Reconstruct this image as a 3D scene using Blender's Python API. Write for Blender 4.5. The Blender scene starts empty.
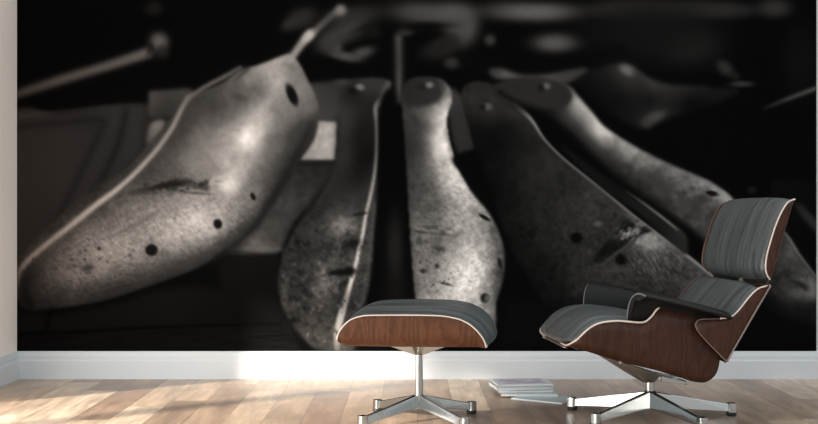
import numpy as np
MX0, MX1, MY0, MY1 = 17.0, 816.4, -14.0, 351.0      # extent of the print in its own units (212 units = 1 m)
def paint_print():
    """the black-and-white photograph of wooden shoe lasts printed on the mural, as sRGB 0..1 (rows x cols x 3)"""
    rng = np.random.RandomState(7)
    W, H = 800, 366
    xs = np.linspace(MX0, MX1, W); ys = np.linspace(MY0, MY1, H)
    X, Y = np.meshgrid(xs, ys)
    img = np.full((H, W), 9.0)
    def blur(a, s, sy=None):
        sy = s if sy is None else sy
        for ax, sg in ((0, sy), (1, s)):
            if sg <= 0: continue
            r = int(3*sg+1); k = np.exp(-.5*(np.arange(-r, r+1)/sg)**2); k /= k.sum()
            p = np.pad(a, [(r, r) if i == ax else (0, 0) for i in (0, 1)], mode='edge')
            out = np.zeros_like(a)
            for i, w in enumerate(k):
                out += w*(p[i:i+a.shape[0], :] if ax == 0 else p[:, i:i+a.shape[1]])
            a = out
        return a
    def noise(sx, sy=None, ang=0):
        sy = sx if sy is None else sy
        n = blur(rng.randn(H, W), sx, sy)
        return n/n.std()
    def dnoise(sl, sw, ang):                          # grain stretched along an angle
        c, s = np.cos(np.radians(ang)), np.sin(np.radians(ang))
        u = (X*c+Y*s)/sl; v = (-X*s+Y*c)/sw
        u = u-u.min(); v = v-v.min()
        g = rng.randn(int(v.max())+3, int(u.max())+3)
        iu = u.astype(int); iv = v.astype(int); fu = u-iu; fv = v-iv
        fu = fu*fu*(3-2*fu); fv = fv*fv*(3-2*fv)
        return (g[iv, iu]*(1-fu)*(1-fv)+g[iv, iu+1]*fu*(1-fv)+g[iv+1, iu]*(1-fu)*fv+g[iv+1, iu+1]*fu*fv)*1.4
    def smooth(P, n=6, closed=True):
        P = np.array(P, float)[:, :]; N = len(P); out = []
        rg = range(N) if closed else range(N-1)
        for i in rg:
            if closed: a, b, c, d = P[i-1], P[i], P[(i+1) % N], P[(i+2) % N]
            else: a, b, c, d = P[max(i-1, 0)], P[i], P[i+1], P[min(i+2, N-1)]
            for k in range(n):
                t = k/n
                out.append(.5*((2*b)+(c-a)*t+(2*a-5*b+4*c-d)*t*t+(-a+3*b-3*c+d)*t**3))
        if not closed: out.append(P[-1])
        return np.array(out)
    def mask(P, b=1.0, sm=True):
        P = smooth(P) if sm else np.array(P, float)
        acc = np.zeros((H, W))
        for dy in (-.25, .25):
            ins = np.zeros((H, W), bool); yy = Y+dy
            for i in range(len(P)):
                x1, y1 = P[i-1]; x2, y2 = P[i]
                if y1 == y2: continue
                c = ((y1 > yy) != (y2 > yy)) & (X < (x2-x1)*(yy-y1)/(y2-y1)+x1)
                ins ^= c
            acc += ins*.5
        return blur(acc, b)
    def tones(T, p=2.6):
        T = np.array(T, float); N = len(T)                # radial interpolation through every tone point
        A = np.zeros((N+1, N+1)); f = lambda r2: -np.sqrt(r2+16)
        A[:N, :N] = f((T[:, None, 0]-T[None, :, 0])**2+(T[:, None, 1]-T[None, :, 1])**2)+np.eye(N)*1.6
        A[N, :N] = A[:N, N] = 1
        w = np.linalg.solve(A, np.append(T[:, 2], 0))
        num = np.full((H, W), w[N])
        for i in range(N): num += w[i]*f((X-T[i, 0])**2+(Y-T[i, 1])**2)
        v = blur(np.clip(num, T[:, 2].min()*.9, T[:, 2].max()*1.02), 1.5)
        return v*(v/212)**(.3*np.clip((v-40)/45, 0, 1))
    def over(m, v):
        nonlocal img
        img = img*(1-m)+m*v
    def shape(P, T, b=1.0, tex=None, sm=True):
        v = tones(T) if isinstance(T, list) else T
        if tex is not None: v = v*(1+tex)
        m = mask(P, b, sm); over(m, v); return m
    def line(P, b=.6, clip=None, sm=True, a=1.0):   # P: x, y, width, tone
        P = smooth(P, 8, False) if sm else np.array(P, float)
        best = np.full((H, W), 1e9); wd = np.zeros((H, W)); tn = np.zeros((H, W))
        for i in range(len(P)-1):
            (x1, y1, w1, t1), (x2, y2, w2, t2) = P[i], P[i+1]
            L = (x2-x1)**2+(y2-y1)**2+1e-9
            t = np.clip(((X-x1)*(x2-x1)+(Y-y1)*(y2-y1))/L, 0, 1)
            d = np.hypot(X-x1-t*(x2-x1), Y-y1-t*(y2-y1))
            u = d < best
            best[u] = d[u]; wd[u] = (w1+(w2-w1)*t)[u]; tn[u] = (t1+(t2-t1)*t)[u]
        m = 1/(1+np.exp(np.clip((best-wd/2)/max(b*.6, .15), -40, 40)))*a
        if clip is not None: m = m*clip
        over(m, tn)
    def blob(x, y, rx, ry, ang, v, a=1.0, soft=1.0, clip=None):
        c, s = np.cos(np.radians(ang)), np.sin(np.radians(ang))
        u = ((X-x)*c+(Y-y)*s)/rx; w = (-(X-x)*s+(Y-y)*c)/ry
        d = np.sqrt(u*u+w*w)
        m = np.exp(-.6*d**2.8)*a if soft >= 1 else a/(1+np.exp(np.clip((d-1)/(soft*.3+.02), -40, 40)))
        if clip is not None: m = m*clip
        over(m, v)
    grain = noise(.7); mott = noise(2.2); big = noise(7)
    fib = blur(dnoise(7, 1.3, 62)+dnoise(5, 1.3, 25)+dnoise(6, 1.5, -30), .5); fib /= fib.std()
    mid = noise(1.3)
    ramp = lambda v, a, b: np.clip((v-a)/(b-a), 0, 1)
    # ---- out-of-focus background
    for a in [(505, 10, 24, 8, 0, 44), (540, 12, 36, 8, 0, 97), (556, 43, 19, 8, 0, 92), (660, 10, 55, 8, 0, 58), (625, 9, 26, 7, 0, 55), (715, 10, 35, 7, 0, 48),
              (688, 45, 26, 16, 0, 38), (775, 8, 14, 8, 0, 50), (650, 30, 60, 30, 0, 22), (425, 13, 30, 10, 3, 72), (455, 14, 18, 10, 0, 82),
              (464, 30, 12, 15, 30, 78), (445, 46, 14, 8, -35, 40), (452, 25, 10, 6, 0, 70), (490, 40, 5, 5, 0, 58), (406, 31, 7, 4, 0, 58), (438, 48, 16, 7, -20, 30),
              (452, 63, 7, 5, 0, 50), (302, 18, 13, 9, -20, 44), (290, 24, 8, 5, -30, 44), (352, 16, 26, 9, -10, 44), (345, 32, 22, 9, -20, 58),
              (330, 42, 12, 8, -30, 55), (344, 56, 14, 4, 12, 74), (362, 53, 11, 5, -18, 70), (337, 49, 5, 6, 0, 62), (372, 32, 8, 6, 0, 22),
              (153, 9, 8, 6, 0, 36), (800, 60, 15, 30, 0, 17), (110, 40, 60, 30, 0, 8)]:
        blob(*a[:5], a[5], .95)
    line([(468, 62, 14, 12), (520, 70, 14, 10), (620, 50, 12, 12)], 4, a=.8)
    blob(365, 27, 14, 3, -25, 22, .6)
    blob(424, 27, 24, 4, -3, 12, .9)
    # wooden case on the left
    shape([(10, 120), (60, 114), (110, 106), (150, 104), (200, 100), (190, 150), (110, 200), (60, 240), (10, 275)],
          [(20, 125, 50), (20, 180, 52), (60, 150, 50), (30, 230, 44), (90, 125, 42), (120, 115, 52), (140, 150, 46), (110, 180, 40), (75, 205, 42), (60, 225, 36), (150, 120, 46)], 2.0)
    line([(10, 127, 4, 27), (60, 123, 4, 27), (100, 120, 5, 26), (98, 135, 6, 28), (82, 170, 6, 28), (66, 204, 6, 28), (56, 225, 6, 28)], 3, a=.85)
    line([(10, 117, 3, 62), (60, 112, 3, 58), (112, 106, 3, 50), (140, 104, 3, 44)], 2, a=.6)
    line([(126, 112, 5, 26), (118, 145, 6, 24), (104, 175, 6, 24), (95, 192, 6, 22)], 3, a=.85)
    line([(148, 108, 5, 30), (142, 150, 8, 32), (118, 182, 8, 30)], 3, a=.7)
    shape([(149, 91), (190, 88), (200, 100), (170, 122), (149, 118)], [(153, 100, 92), (165, 100, 66), (180, 95, 78), (160, 116, 52)], 2.0, sm=False)
    line([(150, 120, 4, 30), (180, 118, 4, 30)], 2, sm=False)
    shape([(152, 123), (164, 121), (161, 136), (150, 145), (147, 138)], [(155, 126, 128), (152, 140, 100)], 2.0)
    # stick and knob
    line([(10, 98, 8, 60), (17, 94, 8, 66), (60, 80, 9, 84), (110, 65, 9, 92), (147, 53, 10, 100)], 2.5, sm=False)
    blob(159, 42, 8, 8, 0, 92); blob(162, 52, 6, 6, 0, 38, .8); blob(150, 50, 3, 6, 20, 8, .5)
    # box behind the first last, pale block
    shape([(300, 84), (345, 80), (390, 80), (392, 105), (370, 122), (310, 122)], [(312, 95, 78), (325, 90, 60), (350, 88, 50), (350, 110, 70), (320, 115, 76)], 2.2, sm=False)
    shape([(300, 158), (335, 158), (340, 190), (300, 215), (280, 250), (262, 255), (226, 253), (238, 235), (262, 208), (285, 180)],
          [(315, 165, 30), (325, 175, 40), (300, 190, 52), (285, 205, 72), (270, 225, 82), (258, 247, 112), (240, 250, 82), (275, 240, 72), (290, 225, 60), (330, 200, 48), (266, 213, 60)], 2.0, mott*.05)
    shape([(306, 120), (337.5, 122), (335.5, 160), (300, 160)], [(325, 130, 174), (328, 150, 178), (308, 155, 155)], 1.5, mott*.03, sm=False)
    blob(318, 163, 24, 2.5, 0, 24, .6)
    line([(340, 118, 6, 36), (339, 150, 6, 36), (332, 175, 6, 26), (312, 205, 6, 22), (292, 235, 6, 20)], 3)
    blob(258, 249, 22, 3, 2, 104, .5)
    shape([(220, 256), (272, 255), (280, 262), (279, 300), (290, 340), (230, 330), (222, 290)], [(250, 260, 18), (250, 300, 12)], 2.5)
    line([(214, 262, 3, 26), (225, 254, 2, 60), (250, 254, 2, 50)], 1.5, a=.5)
    # ---- first last (large, left)
    O1 = [(13, 285), (14, 266), (35, 240), (62, 213), (92, 188), (122, 172), (150, 143), (176, 112), (191, 96), (220, 84), (241, 70), (262, 64), (286, 55),
          (297, 60), (308, 80), (317, 100), (319, 116), (314, 140), (300, 160), (284, 185), (262, 222), (236, 243), (200, 266), (150, 285), (100, 301), (50, 309), (24, 308)]
    T1 = [(20, 262, 52), (45, 232, 62), (75, 207, 52), (100, 190, 44), (60, 225, 60), (122, 197, 78), (108, 208, 82),
          (207, 92, 84), (212, 100, 82), (210, 108, 78), (230, 80, 102), (250, 74, 150), (272, 72, 172), (274, 85, 175), (262, 90, 128), (245, 100, 112), (225, 98, 104), (208, 108, 92),
          (190, 122, 78), (180, 140, 88), (165, 160, 92), (150, 172, 84), (215, 118, 108), (232, 118, 118), (262, 112, 186), (268, 100, 178), (200, 140, 128), (190, 160, 138),
          (222, 140, 150), (238, 130, 178), (249, 138, 236), (262, 124, 190), (240, 150, 178), (272, 140, 118), (285, 125, 122), (277, 108, 128), (298, 112, 130), (305, 100, 128),
          (312, 112, 116), (296, 72, 140), (310, 88, 120), (282, 150, 108), (268, 160, 112), (292, 140, 70), (304, 126, 66), (312, 122, 84), (288, 160, 58), (298, 150, 50), (278, 178, 70), (290, 175, 46),
          (215, 165, 152), (228, 185, 192), (222, 195, 160), (240, 180, 170), (250, 180, 120), (257, 178, 110), (262, 192, 112), (268, 200, 64), (205, 182, 150), (185, 178, 112), (165, 180, 98), (255, 208, 108), (240, 200, 140),
          (140, 188, 98), (125, 195, 110), (110, 205, 114), (85, 220, 110), (60, 240, 98), (40, 258, 82), (30, 275, 46), (26, 292, 40), (50, 270, 106), (70, 262, 120), (90, 250, 138), (110, 235, 150),
          (150, 210, 140), (175, 200, 140), (195, 218, 196), (205, 212, 176), (190, 225, 186), (170, 235, 176), (150, 232, 152), (130, 245, 154), (120, 265, 140), (100, 275, 128), (75, 285, 108),
          (50, 290, 70), (40, 298, 46), (60, 302, 42), (90, 296, 54), (130, 283, 62), (165, 255, 118), (185, 250, 130), (210, 238, 140), (225, 228, 148), (235, 225, 120), (180, 268, 60), (150, 276, 78),
          (205, 255, 74), (225, 242, 70), (245, 228, 66), (200, 265, 38), (120, 292, 40), (160, 280, 40)]
    m1 = shape(O1, T1, 1.3, mott*.03+ramp(Y-.15*X, 110, 190)*(grain*.02+fib*.045+mid*.03)+big*.03)
    line([(8, 330, 3, 8), (60, 313, 3, 8), (120, 300, 3, 8), (200, 272, 4, 6), (240, 247, 4, 6)], 3, a=.4)
    # dark fold beside the edge line at the toe, then the edge line itself
    line([(24, 300, 9, 26), (28, 278, 9, 32), (45, 256, 7, 45), (70, 236, 5, 56), (100, 212, 4, 62)], 5, a=.6)
    line([(15, 296, 5, 52), (18, 276, 5.5, 96), (27, 262, 5.5, 132), (45, 246, 5.5, 148), (70, 226, 5.5, 158), (96, 205, 5.5, 170), (115, 191, 5, 172),
          (130, 178, 4.5, 164), (143, 165, 4.5, 156), (158, 148, 4.5, 144), (172, 128, 4.5, 136), (182, 108, 4.5, 124), (188, 98, 4.5, 112)], 1.4)
    line([(188, 98, 4, 104), (205, 87, 4, 100), (224, 77, 4.2, 96), (240, 68, 4, 88)], 1.6)
    line([(235, 80, 2.5, 60), (246, 70, 4, 30), (250, 67, 2, 30)], 2, a=.7)
    line([(262, 67, 3, 150), (275, 63, 4, 168), (288, 57, 4, 152)], 2.2)
    # shadow strip of the flank and bottom
    line([(306, 126, 8, 66), (294, 148, 9, 60), (283, 175, 8, 40), (268, 205, 6, 40), (248, 228, 6, 52), (215, 252, 6, 60), (170, 272, 6, 46), (120, 290, 5, 40)], 4, a=.5, clip=m1)
    line([(318, 112, 4, 60), (309, 130, 5, 34), (294, 160, 6, 26), (275, 195, 6, 22), (256, 224, 5, 22), (234, 246, 5, 20), (200, 268, 5, 14)], 3, a=.8)
    line([(30, 305, 8, 18), (25, 290, 7, 22), (29, 272, 6, 34), (40, 258, 4, 60), (60, 241, 3, 80)], 3.5, a=.75)
    line([(95, 301, 5, 34), (135, 291, 6, 36), (175, 277, 6, 40), (210, 258, 5, 52)], 2.5, clip=m1, a=.7)
    line([(100, 293, 1.6, 44), (120, 287, 2, 34), (135, 284, 1.6, 44)], 1, clip=m1, a=.8)
    line([(215, 262, 3, 90), (180, 276, 3, 52), (140, 290, 3, 40), (90, 303, 3, 34)], 2, a=.4, clip=m1)
    # pin
    line([(290, 60, 7, 150), (300, 46, 7.5, 148), (309, 35, 8.5, 168), (316, 30, 7, 96), (330, 17, 6.5, 74), (340, 10, 8, 108)], 1.8)
    blob(309, 36, 6, 4, -45, 190, .7); blob(341, 10, 5, 5, -40, 122, .7)
    # holes and wear
    blob(292, 95, 4.6, 11.5, -23, 16, 1, .4); blob(238, 97, 6, 3.2, 20, 66, .75); blob(244, 98, 4, 3, 20, 78, .5)
    blob(151.5, 250, 6.2, 5.8, 0, 20, 1, .25); blob(217.8, 224, 4.2, 5, -20, 22, 1, .3); blob(253, 196.5, 2.3, 4, -25, 26, 1, .35)
    for x, y, rx, ry, an, v, a in [(148, 189, 17, 2.4, -12, 46, .9), (165, 185.5, 11, 3, -10, 30, .95), (178, 183.5, 9, 3.2, -4, 28, .95), (188, 182, 6, 3, 0, 46, .8), (195, 186, 7, 2.5, 15, 60, .8),
                                   (205, 183, 4, 2, -40, 60, .8), (140, 193, 14, 1.6, -4, 60, .6), (195, 193, 14, 1.3, 4, 70, .7), (203, 186, 5, 3, 30, 64, .7), (165, 192, 30, 1.2, -6, 70, .5),
                                   (88, 268, 5.5, 3.2, -20, 50, .85), (80, 266, 10, 1.8, 10, 72, .5), (99, 248.5, 1.8, 1.8, 0, 40, .9), (54, 268, 4, 3, 60, 62, .6), (150, 216, 14, 2.5, -30, 104, .6), (125, 230, 18, 2.2, -25, 98, .55),
                                   (204, 186, 6, 3.5, 40, 60, .6), (214, 170, 8, 4, 0, 120, .4), (205, 175, 9, 5, -20, 112, .5), (228, 186, 6, 5, 0, 226, .6), (195, 219, 9, 4, -30, 214, .6), (212, 233, 4, 3, 0, 190, .5)]:
        blob(x, y, rx, ry, an, v, a, clip=m1)
    th = blur(dnoise(5, 1.8, -8)+.9*mid, .5)
    r = np.exp(-(((X-172)/38)**2+((Y-187-(X-172)*-.08)/7)**2)**1.5)*m1
    over(blur(np.clip(r*(th-.55)*1.0, 0, .7), .7), 30)
    r = np.exp(-((X-85)/65)**2-((Y-268)/28)**2)*m1
    over(np.clip(r*(blur(dnoise(3, 1.6, -35)+mid, .6)-1.0)*.5, 0, .5), 44)
    # ---- bar between the first and second last handled above; second last
    O2 = [(341, 84), (366, 78), (386, 80), (388, 92), (378, 110), (380, 150), (378, 190), (375, 230), (370, 280), (358, 330), (352, 356), (318, 350), (296, 330), (282, 304), (278, 280), (285, 250), (300, 222), (318, 200), (333, 172), (340, 140), (338, 105)]
    T2 = [(345, 88, 56), (357, 95, 34), (352, 90, 30), (365, 84, 60), (345, 100, 48), (360, 110, 34), (345, 125, 48), (360, 130, 22), (361, 160, 22), (358, 185, 30), (345, 160, 46), (340, 185, 44), (355, 195, 52), (330, 205, 50), (315, 220, 52), (345, 210, 66),
          (335, 228, 120), (345, 226, 128), (352, 225, 118), (345, 234, 108), (325, 240, 66), (305, 245, 52), (300, 255, 46), (290, 260, 46), (350, 246, 44), (340, 250, 66), (350, 257, 92), (325, 262, 82), (318, 270, 92), (330, 278, 108), (345, 265, 78), (310, 282, 78), (295, 278, 44), (286, 290, 60),
          (322, 292, 104), (338, 290, 58), (342, 300, 48), (305, 300, 56), (300, 320, 40), (318, 310, 66), (330, 325, 58), (315, 335, 44), (335, 340, 46), (286, 306, 56), (366, 250, 56), (366, 290, 50), (360, 315, 66), (372, 220, 54), (376, 190, 52)]
    m2 = shape(O2, T2, 1.5, (mott*.13+fib*.07+mid*.05)*ramp(Y, 190, 225)+big*.08)
    line([(388, 84, 6, 76), (383, 98, 7, 96), (376, 108, 5, 112), (377, 125, 4, 118), (377, 150, 3.6, 122), (374.5, 175, 3.4, 134), (370, 198, 3.4, 158), (366, 215, 3.2, 182), (362.5, 235, 3.4, 196), (358, 255, 3.4, 204), (354, 272, 3.8, 208), (348, 292, 4.4, 212), (342, 312, 6.5, 196), (338, 330, 7, 150), (337, 348, 6, 90)], 1.1)
    line([(375, 205, 5, 84), (371, 240, 4, 82), (368, 270, 3, 80), (364, 300, 3, 72)], 2, clip=m2, a=.7)
    blob(360, 87, 3.8, 2.8, 10, 128, .8); blob(352, 91, 4, 3, 0, 16, .7); blob(342, 82, 6, 3, 0, 66, .6)
    for a in [(352, 243, 8, 3.6, -10, 22, .9), (342, 248, 5, 2, -5, 30, .7), (343, 272, 11, 3.2, -4, 14, .95), (333, 273, 5, 1.8, -10, 20, .8), (350, 271, 5, 3.4, 0, 16, .9), (325, 250, 8, 5, 0, 40, .6),
              (307, 253, 9, 6, 0, 38, .6), (360, 214, 7, 1.6, -10, 26, .8), (308, 281, 2, 4, 0, 36, .7), (285, 292, 3, 6, 10, 78, .6), (343, 300, 5, 10, 15, 34, .5)]:
        blob(*a, clip=m2)
    over(m2*np.clip((mott+.6*fib-.9)*.3, 0, .5)*ramp(Y, 200, 230), 22)
    over(m2*np.clip((mid+.6*mott-1.5)*.18, 0, .2)*ramp(Y, 215, 240), 150)
    shape([(380, 100), (404, 100), (410, 200), (412, 352), (366, 352), (374, 270), (378, 200)], [(390, 150, 8), (395, 300, 10)], 2.2)
    blob(395, 248, 7, 28, 0, 34, .8); blob(396, 305, 10, 30, 0, 24, .6)
    line([(398.5, 38, 7, 74), (399, 60, 7, 66), (399, 85, 6, 76), (400, 100, 5, 60)], 2.5)
    # ---- third last
    shape([(448, 90), (462, 96), (466, 110), (474, 145), (480, 160), (464, 164), (452, 135)], [(455, 100, 66), (458, 115, 52), (465, 150, 46), (474, 158, 40)], 2)
    O3 = [(402, 92), (410, 80), (425, 77), (441, 79), (450, 88), (452, 100), (447, 118), (449, 140), (457, 165), (470, 190), (488, 212), (499, 232), (505, 255), (503, 280), (496, 303), (490, 330), (430, 330), (420, 320), (415, 290), (411, 240), (408, 190), (405, 140), (402, 105)]
    T3 = [(410, 92, 50), (425, 86, 56), (420, 97, 58), (437, 95, 52), (446, 100, 148), (440, 107, 178), (447, 93, 130), (412, 108, 82), (425, 115, 112), (412, 130, 60), (425, 130, 96), (437, 120, 186), (436, 135, 190), (435, 148, 208), (443, 160, 200), (446, 175, 196), (428, 150, 112), (414, 160, 70),
          (420, 172, 88), (420, 180, 92), (415, 188, 84), (430, 185, 100), (448, 188, 176), (460, 196, 186), (465, 205, 180), (440, 198, 112), (428, 200, 108), (418, 205, 98), (425, 215, 116), (445, 215, 154), (470, 215, 176), (480, 225, 160), (492, 228, 110), (425, 235, 130), (420, 250, 126), (435, 245, 104),
          (460, 240, 170), (472, 250, 198), (485, 245, 176), (494, 245, 120), (501, 255, 92), (490, 262, 156), (478, 268, 216), (470, 280, 222), (460, 292, 214), (470, 298, 204), (482, 285, 190), (492, 285, 130), (497, 292, 92), (450, 270, 182), (440, 280, 156), (430, 270, 140), (425, 290, 146), (437, 296, 170), (500, 275, 80), (487, 320, 140)]
    m3 = shape(O3, T3, 1.2, mott*.05+ramp(Y, 140, 200)*(grain*.02+fib*.03+mid*.045)+big*.03)
    line([(404, 92, 3, 60), (406, 150, 5, 44), (409, 200, 4, 60), (413, 250, 3, 70), (418, 300, 3, 70)], 3, clip=m3, a=.6)
    shape([(403, 88), (408, 81), (420, 78), (432, 80), (440, 87), (441, 95), (435, 102), (424, 106), (410, 105), (404, 100)], [(410, 95, 38), (425, 85, 44), (425, 100, 46), (438, 92, 50)], 2)
    line([(452, 160, 3, 60), (446, 130, 3, 70)], 2, clip=m3, a=.5)
    blob(429.5, 85, 3.4, 2.8, 0, 122, .85); blob(421, 87, 4, 3, 0, 28, .7)
    blob(484.5, 217.5, 6.3, 2.0, 30, 28, 1, .3); blob(500, 263.5, 2.0, 5.4, -14, 30, 1, .35)
    for a in [(485.5, 297.5, 6.2, 6.2, 0, 190, .5)]: blob(*a, .3)
    blob(485, 298, 4.8, 5, 0, 30, 1, .35); blob(487.5, 298, 2.4, 3.4, 20, 110, .8)
    over(np.exp(-((X-432)/22)**2-((Y-238)/22)**2)*m3*np.clip((blur(dnoise(7, 2, 8), .8)+.5*mid-.2)*.7, 0, .75), 52)
    over(np.exp(-((X-430)/26)**2-((Y-205)/26)**2)*m3*np.clip((blur(dnoise(7, 2.5, 15), .8)+.5*mott-.3)*.5, 0, .6), 66)
    over(np.exp(-((X-440)/34)**2-((Y-272)/26)**2)*m3*np.clip((mid+.5*mott-1.5)*.8, 0, .8), 44)
    for a in [(420, 232, 6, 1.5, 8, 48, .8), (438, 234, 14, 1.3, 6, 74, .7), (440, 249, 5, 2.2, 10, 52, .8), (423, 271, 3, 2, 0, 34, .9), (437, 266, 2.2, 2.2, 0, 36, .9), (446, 284, 6, 1.2, 15, 50, .8), (419, 240, 2.5, 4, 0, 62, .7), (478, 243, 5, 4, 0, 134, .5)]:
        blob(*a, clip=m3)
    shape([(452, 160), (470, 182), (490, 206), (504, 235), (511, 262), (507, 300), (500, 352), (560, 352), (560, 250), (500, 150), (470, 150)], [(500, 200, 9), (520, 300, 10)], 1.5)
    # ---- fourth last (dark)
    O4 = [(462, 92), (474, 82), (492, 84), (510, 93), (524, 108), (534, 122), (548, 143), (568, 163), (600, 188), (632, 215), (660, 236), (690, 258), (716, 280), (740, 300), (720, 345), (600, 345), (560, 325), (535, 290), (512, 250), (497, 212), (484, 170), (470, 130)]
    T4 = [(470, 95, 44), (486, 100, 40), (505, 105, 46), (490, 115, 38), (515, 114, 40), (480, 125, 18), (500, 125, 18), (490, 150, 14), (515, 135, 24), (530, 145, 28), (520, 170, 30), (550, 170, 40), (500, 190, 14), (520, 200, 28), (545, 190, 36), (575, 185, 44), (565, 205, 40), (590, 205, 52), (540, 230, 32),
          (560, 225, 38), (590, 225, 54), (575, 250, 40), (540, 260, 22), (600, 240, 46), (610, 218, 46), (560, 280, 26), (600, 260, 52), (585, 270, 52), (610, 275, 58), (630, 265, 62), (640, 250, 92), (652, 241, 150), (645, 243, 165), (665, 255, 98), (680, 268, 78), (655, 272, 80), (640, 285, 56), (700, 280, 80), (610, 295, 40), (580, 300, 30), (660, 300, 50), (560, 320, 12), (600, 330, 12), (700, 320, 30)]
    m4 = shape(O4, T4, 1.4, big*.06+mott*.05+ramp(Y, 150, 230)*(grain*.03+fib*.05+mid*.05))
    line([(494, 93, 1, 44), (512, 103, 2.6, 78), (524, 112, 4.4, 108), (533, 122, 3.2, 124), (545, 140, 2.4, 104), (565, 160, 2.2, 100), (600, 188, 2.4, 106), (635, 217, 2.6, 112), (660, 236, 2.8, 132), (690, 258, 2.8, 140), (716, 279, 2.6, 138)], .9)
    shape([(625, 220), (638, 226), (652, 230), (643, 235), (632, 243), (618, 251), (600, 264), (593, 258), (606, 243), (616, 233), (620, 226)], 25+3*mott, 1.1)
    shape([(641, 236), (652, 240), (660, 246), (648, 247), (640, 243), (634, 244)], 136+12*mid, 1.2)
    line([(600, 265, 1.0, 56), (625, 247, 1.4, 74), (636, 240, 1.4, 80)], .8)
    for a in [(488, 106.5, 3.8, 3, 0, 92, .8), (483, 107, 2.5, 2.5, 0, 14, .7), (597.5, 224, 7, 4.6, 0, 34, .9), (597.5, 224, 5.4, 3.4, 0, 66, .9), (598, 223.6, 3, 2, 0, 88, .8), (630, 234, 9, 2.6, -20, 128, .75), (636, 231, 3, 4.5, 30, 136, .8), (622, 233, 3, 3, 0, 96, .7),
              (649, 242, 9, 4, 25, 138, .7), (642, 240, 4, 3, 0, 128, .6), (622, 270, 9, 2, 0, 78, .5), (610, 210, 6, 4, 0, 64, .5), (615, 215, 2, 2, 0, 28, .7), (605, 206, 7, 1.4, 20, 30, .5)]:
        blob(*a, clip=m4)
    blob(576.5, 238, 5.8, 5.4, 0, 12, 1, .35); blob(621.5, 259.5, 6.2, 5.8, 0, 13, 1, .3)
    over(np.exp(-((X-660)/36)**2-((Y-262)/20)**2)*m4*np.clip((dnoise(5, 1.5, 60)-.2)*.35, 0, .5), 120)
    over(np.exp(-((X-632)/14)**2-((Y-235)/8)**2)*m4*np.clip((dnoise(4, 1.5, -40)-.4)*.9, 0, .85), 160)
    over(np.exp(-((X-636)/20)**2-((Y-226)/10)**2)*m4*np.clip((mott-.2)*.9, 0, .85), 24)
    # tray behind the fourth last
    shape([(560, 145), (600, 172), (640, 196), (680, 228), (686, 240), (684, 254), (640, 214), (600, 186)], [(620, 192, 22), (650, 210, 34), (675, 235, 38), (660, 225, 26)], 1.6)
    line([(627, 191, 1.6, 76), (645, 204, 2.4, 128), (662, 217, 2.4, 136), (678, 230, 2.2, 116)], .9, sm=False)
    line([(678, 230, 3, 52), (685, 238, 3, 46), (684, 250, 3, 38)], 2)
    # ---- sixth last (behind), then the fifth
    shape([(565, 72), (590, 70), (615, 64), (632, 66), (646, 76), (665, 84), (700, 88), (740, 90), (700, 110), (670, 118), (645, 128), (625, 122), (600, 105)],
          [(580, 80, 16), (600, 72, 26), (615, 70, 40), (628, 70, 74), (640, 78, 50), (655, 85, 52), (680, 88, 40), (710, 90, 26), (650, 100, 22), (620, 95, 20), (655, 115, 40), (640, 122, 30), (690, 105, 12)], 2.4)
    blob(627, 70, 7, 4.5, 30, 108, .9); blob(655, 117, 10, 4.5, -25, 74, .85); blob(647, 123, 5, 5, -30, 58, .7); blob(645, 79, 12, 3, 35, 54, .6)
    line([(652, 84, 4, 60), (675, 88, 4, 46), (705, 88, 4, 36)], 3, a=.7)
    shape([(489, 70), (500, 68), (520, 74), (545, 74), (586, 68), (580, 76), (565, 84), (545, 86), (510, 80), (494, 78)], [(495, 72, 72), (505, 74, 110), (518, 76, 90), (530, 77, 60), (560, 76, 82), (575, 74, 74), (548, 79, 92)], 2)
    O5 = [(494, 88), (506, 80), (530, 77), (552, 80), (569, 86), (578, 96), (590, 110), (606, 128), (630, 144), (660, 160), (690, 173), (710, 182), (725, 192), (740, 206), (760, 218), (785, 232), (800, 258), (818, 285), (830, 330), (790, 320), (740, 290), (700, 240), (684, 226), (655, 206), (625, 188), (595, 162), (565, 134), (545, 115), (520, 104)]
    T5 = [(505, 88, 44), (530, 88, 44), (548, 95, 50), (560, 92, 48), (530, 98, 40), (560, 108, 44), (569, 98, 90), (574, 100, 168), (573, 110, 140), (584, 120, 140), (594, 128, 190), (600, 134, 206), (612, 140, 160), (590, 140, 74), (575, 130, 46), (610, 155, 70), (598, 160, 28), (625, 152, 148), (630, 170, 74), (615, 172, 40), (640, 160, 128), (655, 165, 126),
          (645, 182, 60), (660, 190, 66), (670, 172, 112), (690, 180, 122), (690, 200, 104), (680, 205, 78), (690, 222, 92), (675, 215, 56), (705, 190, 118), (715, 205, 100), (722, 193, 150), (728, 200, 120), (705, 215, 80), (780, 240, 66), (790, 262, 92), (800, 270, 84), (795, 290, 96), (812, 300, 74), (810, 290, 120), (785, 280, 60), (800, 320, 24), (820, 330, 14), (770, 300, 20)]
    m5 = shape(O5, T5, 1.6, (mott*.08+big*.06)*ramp(X, 580, 640)+(grain+mid)*.03*ramp(X, 640, 690))
    line([(500, 93, 5, 12), (520, 107, 5, 10), (545, 117, 5, 10), (565, 132, 8, 9), (590, 156, 8, 9), (620, 182, 8, 8), (655, 206, 7, 8), (690, 230, 7, 8), (706, 246, 7, 8)], 3, a=.8)
    shape([(502, 86), (515, 80), (535, 79), (556, 82), (568, 88), (572, 97), (566, 106), (552, 109), (530, 103), (512, 95)], [(520, 88, 42), (550, 95, 46), (560, 100, 44)], 1.6)
    blob(546.5, 86, 3.4, 3, 0, 100, .85); blob(541, 88, 3.0, 3.2, 0, 18, .7)
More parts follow.
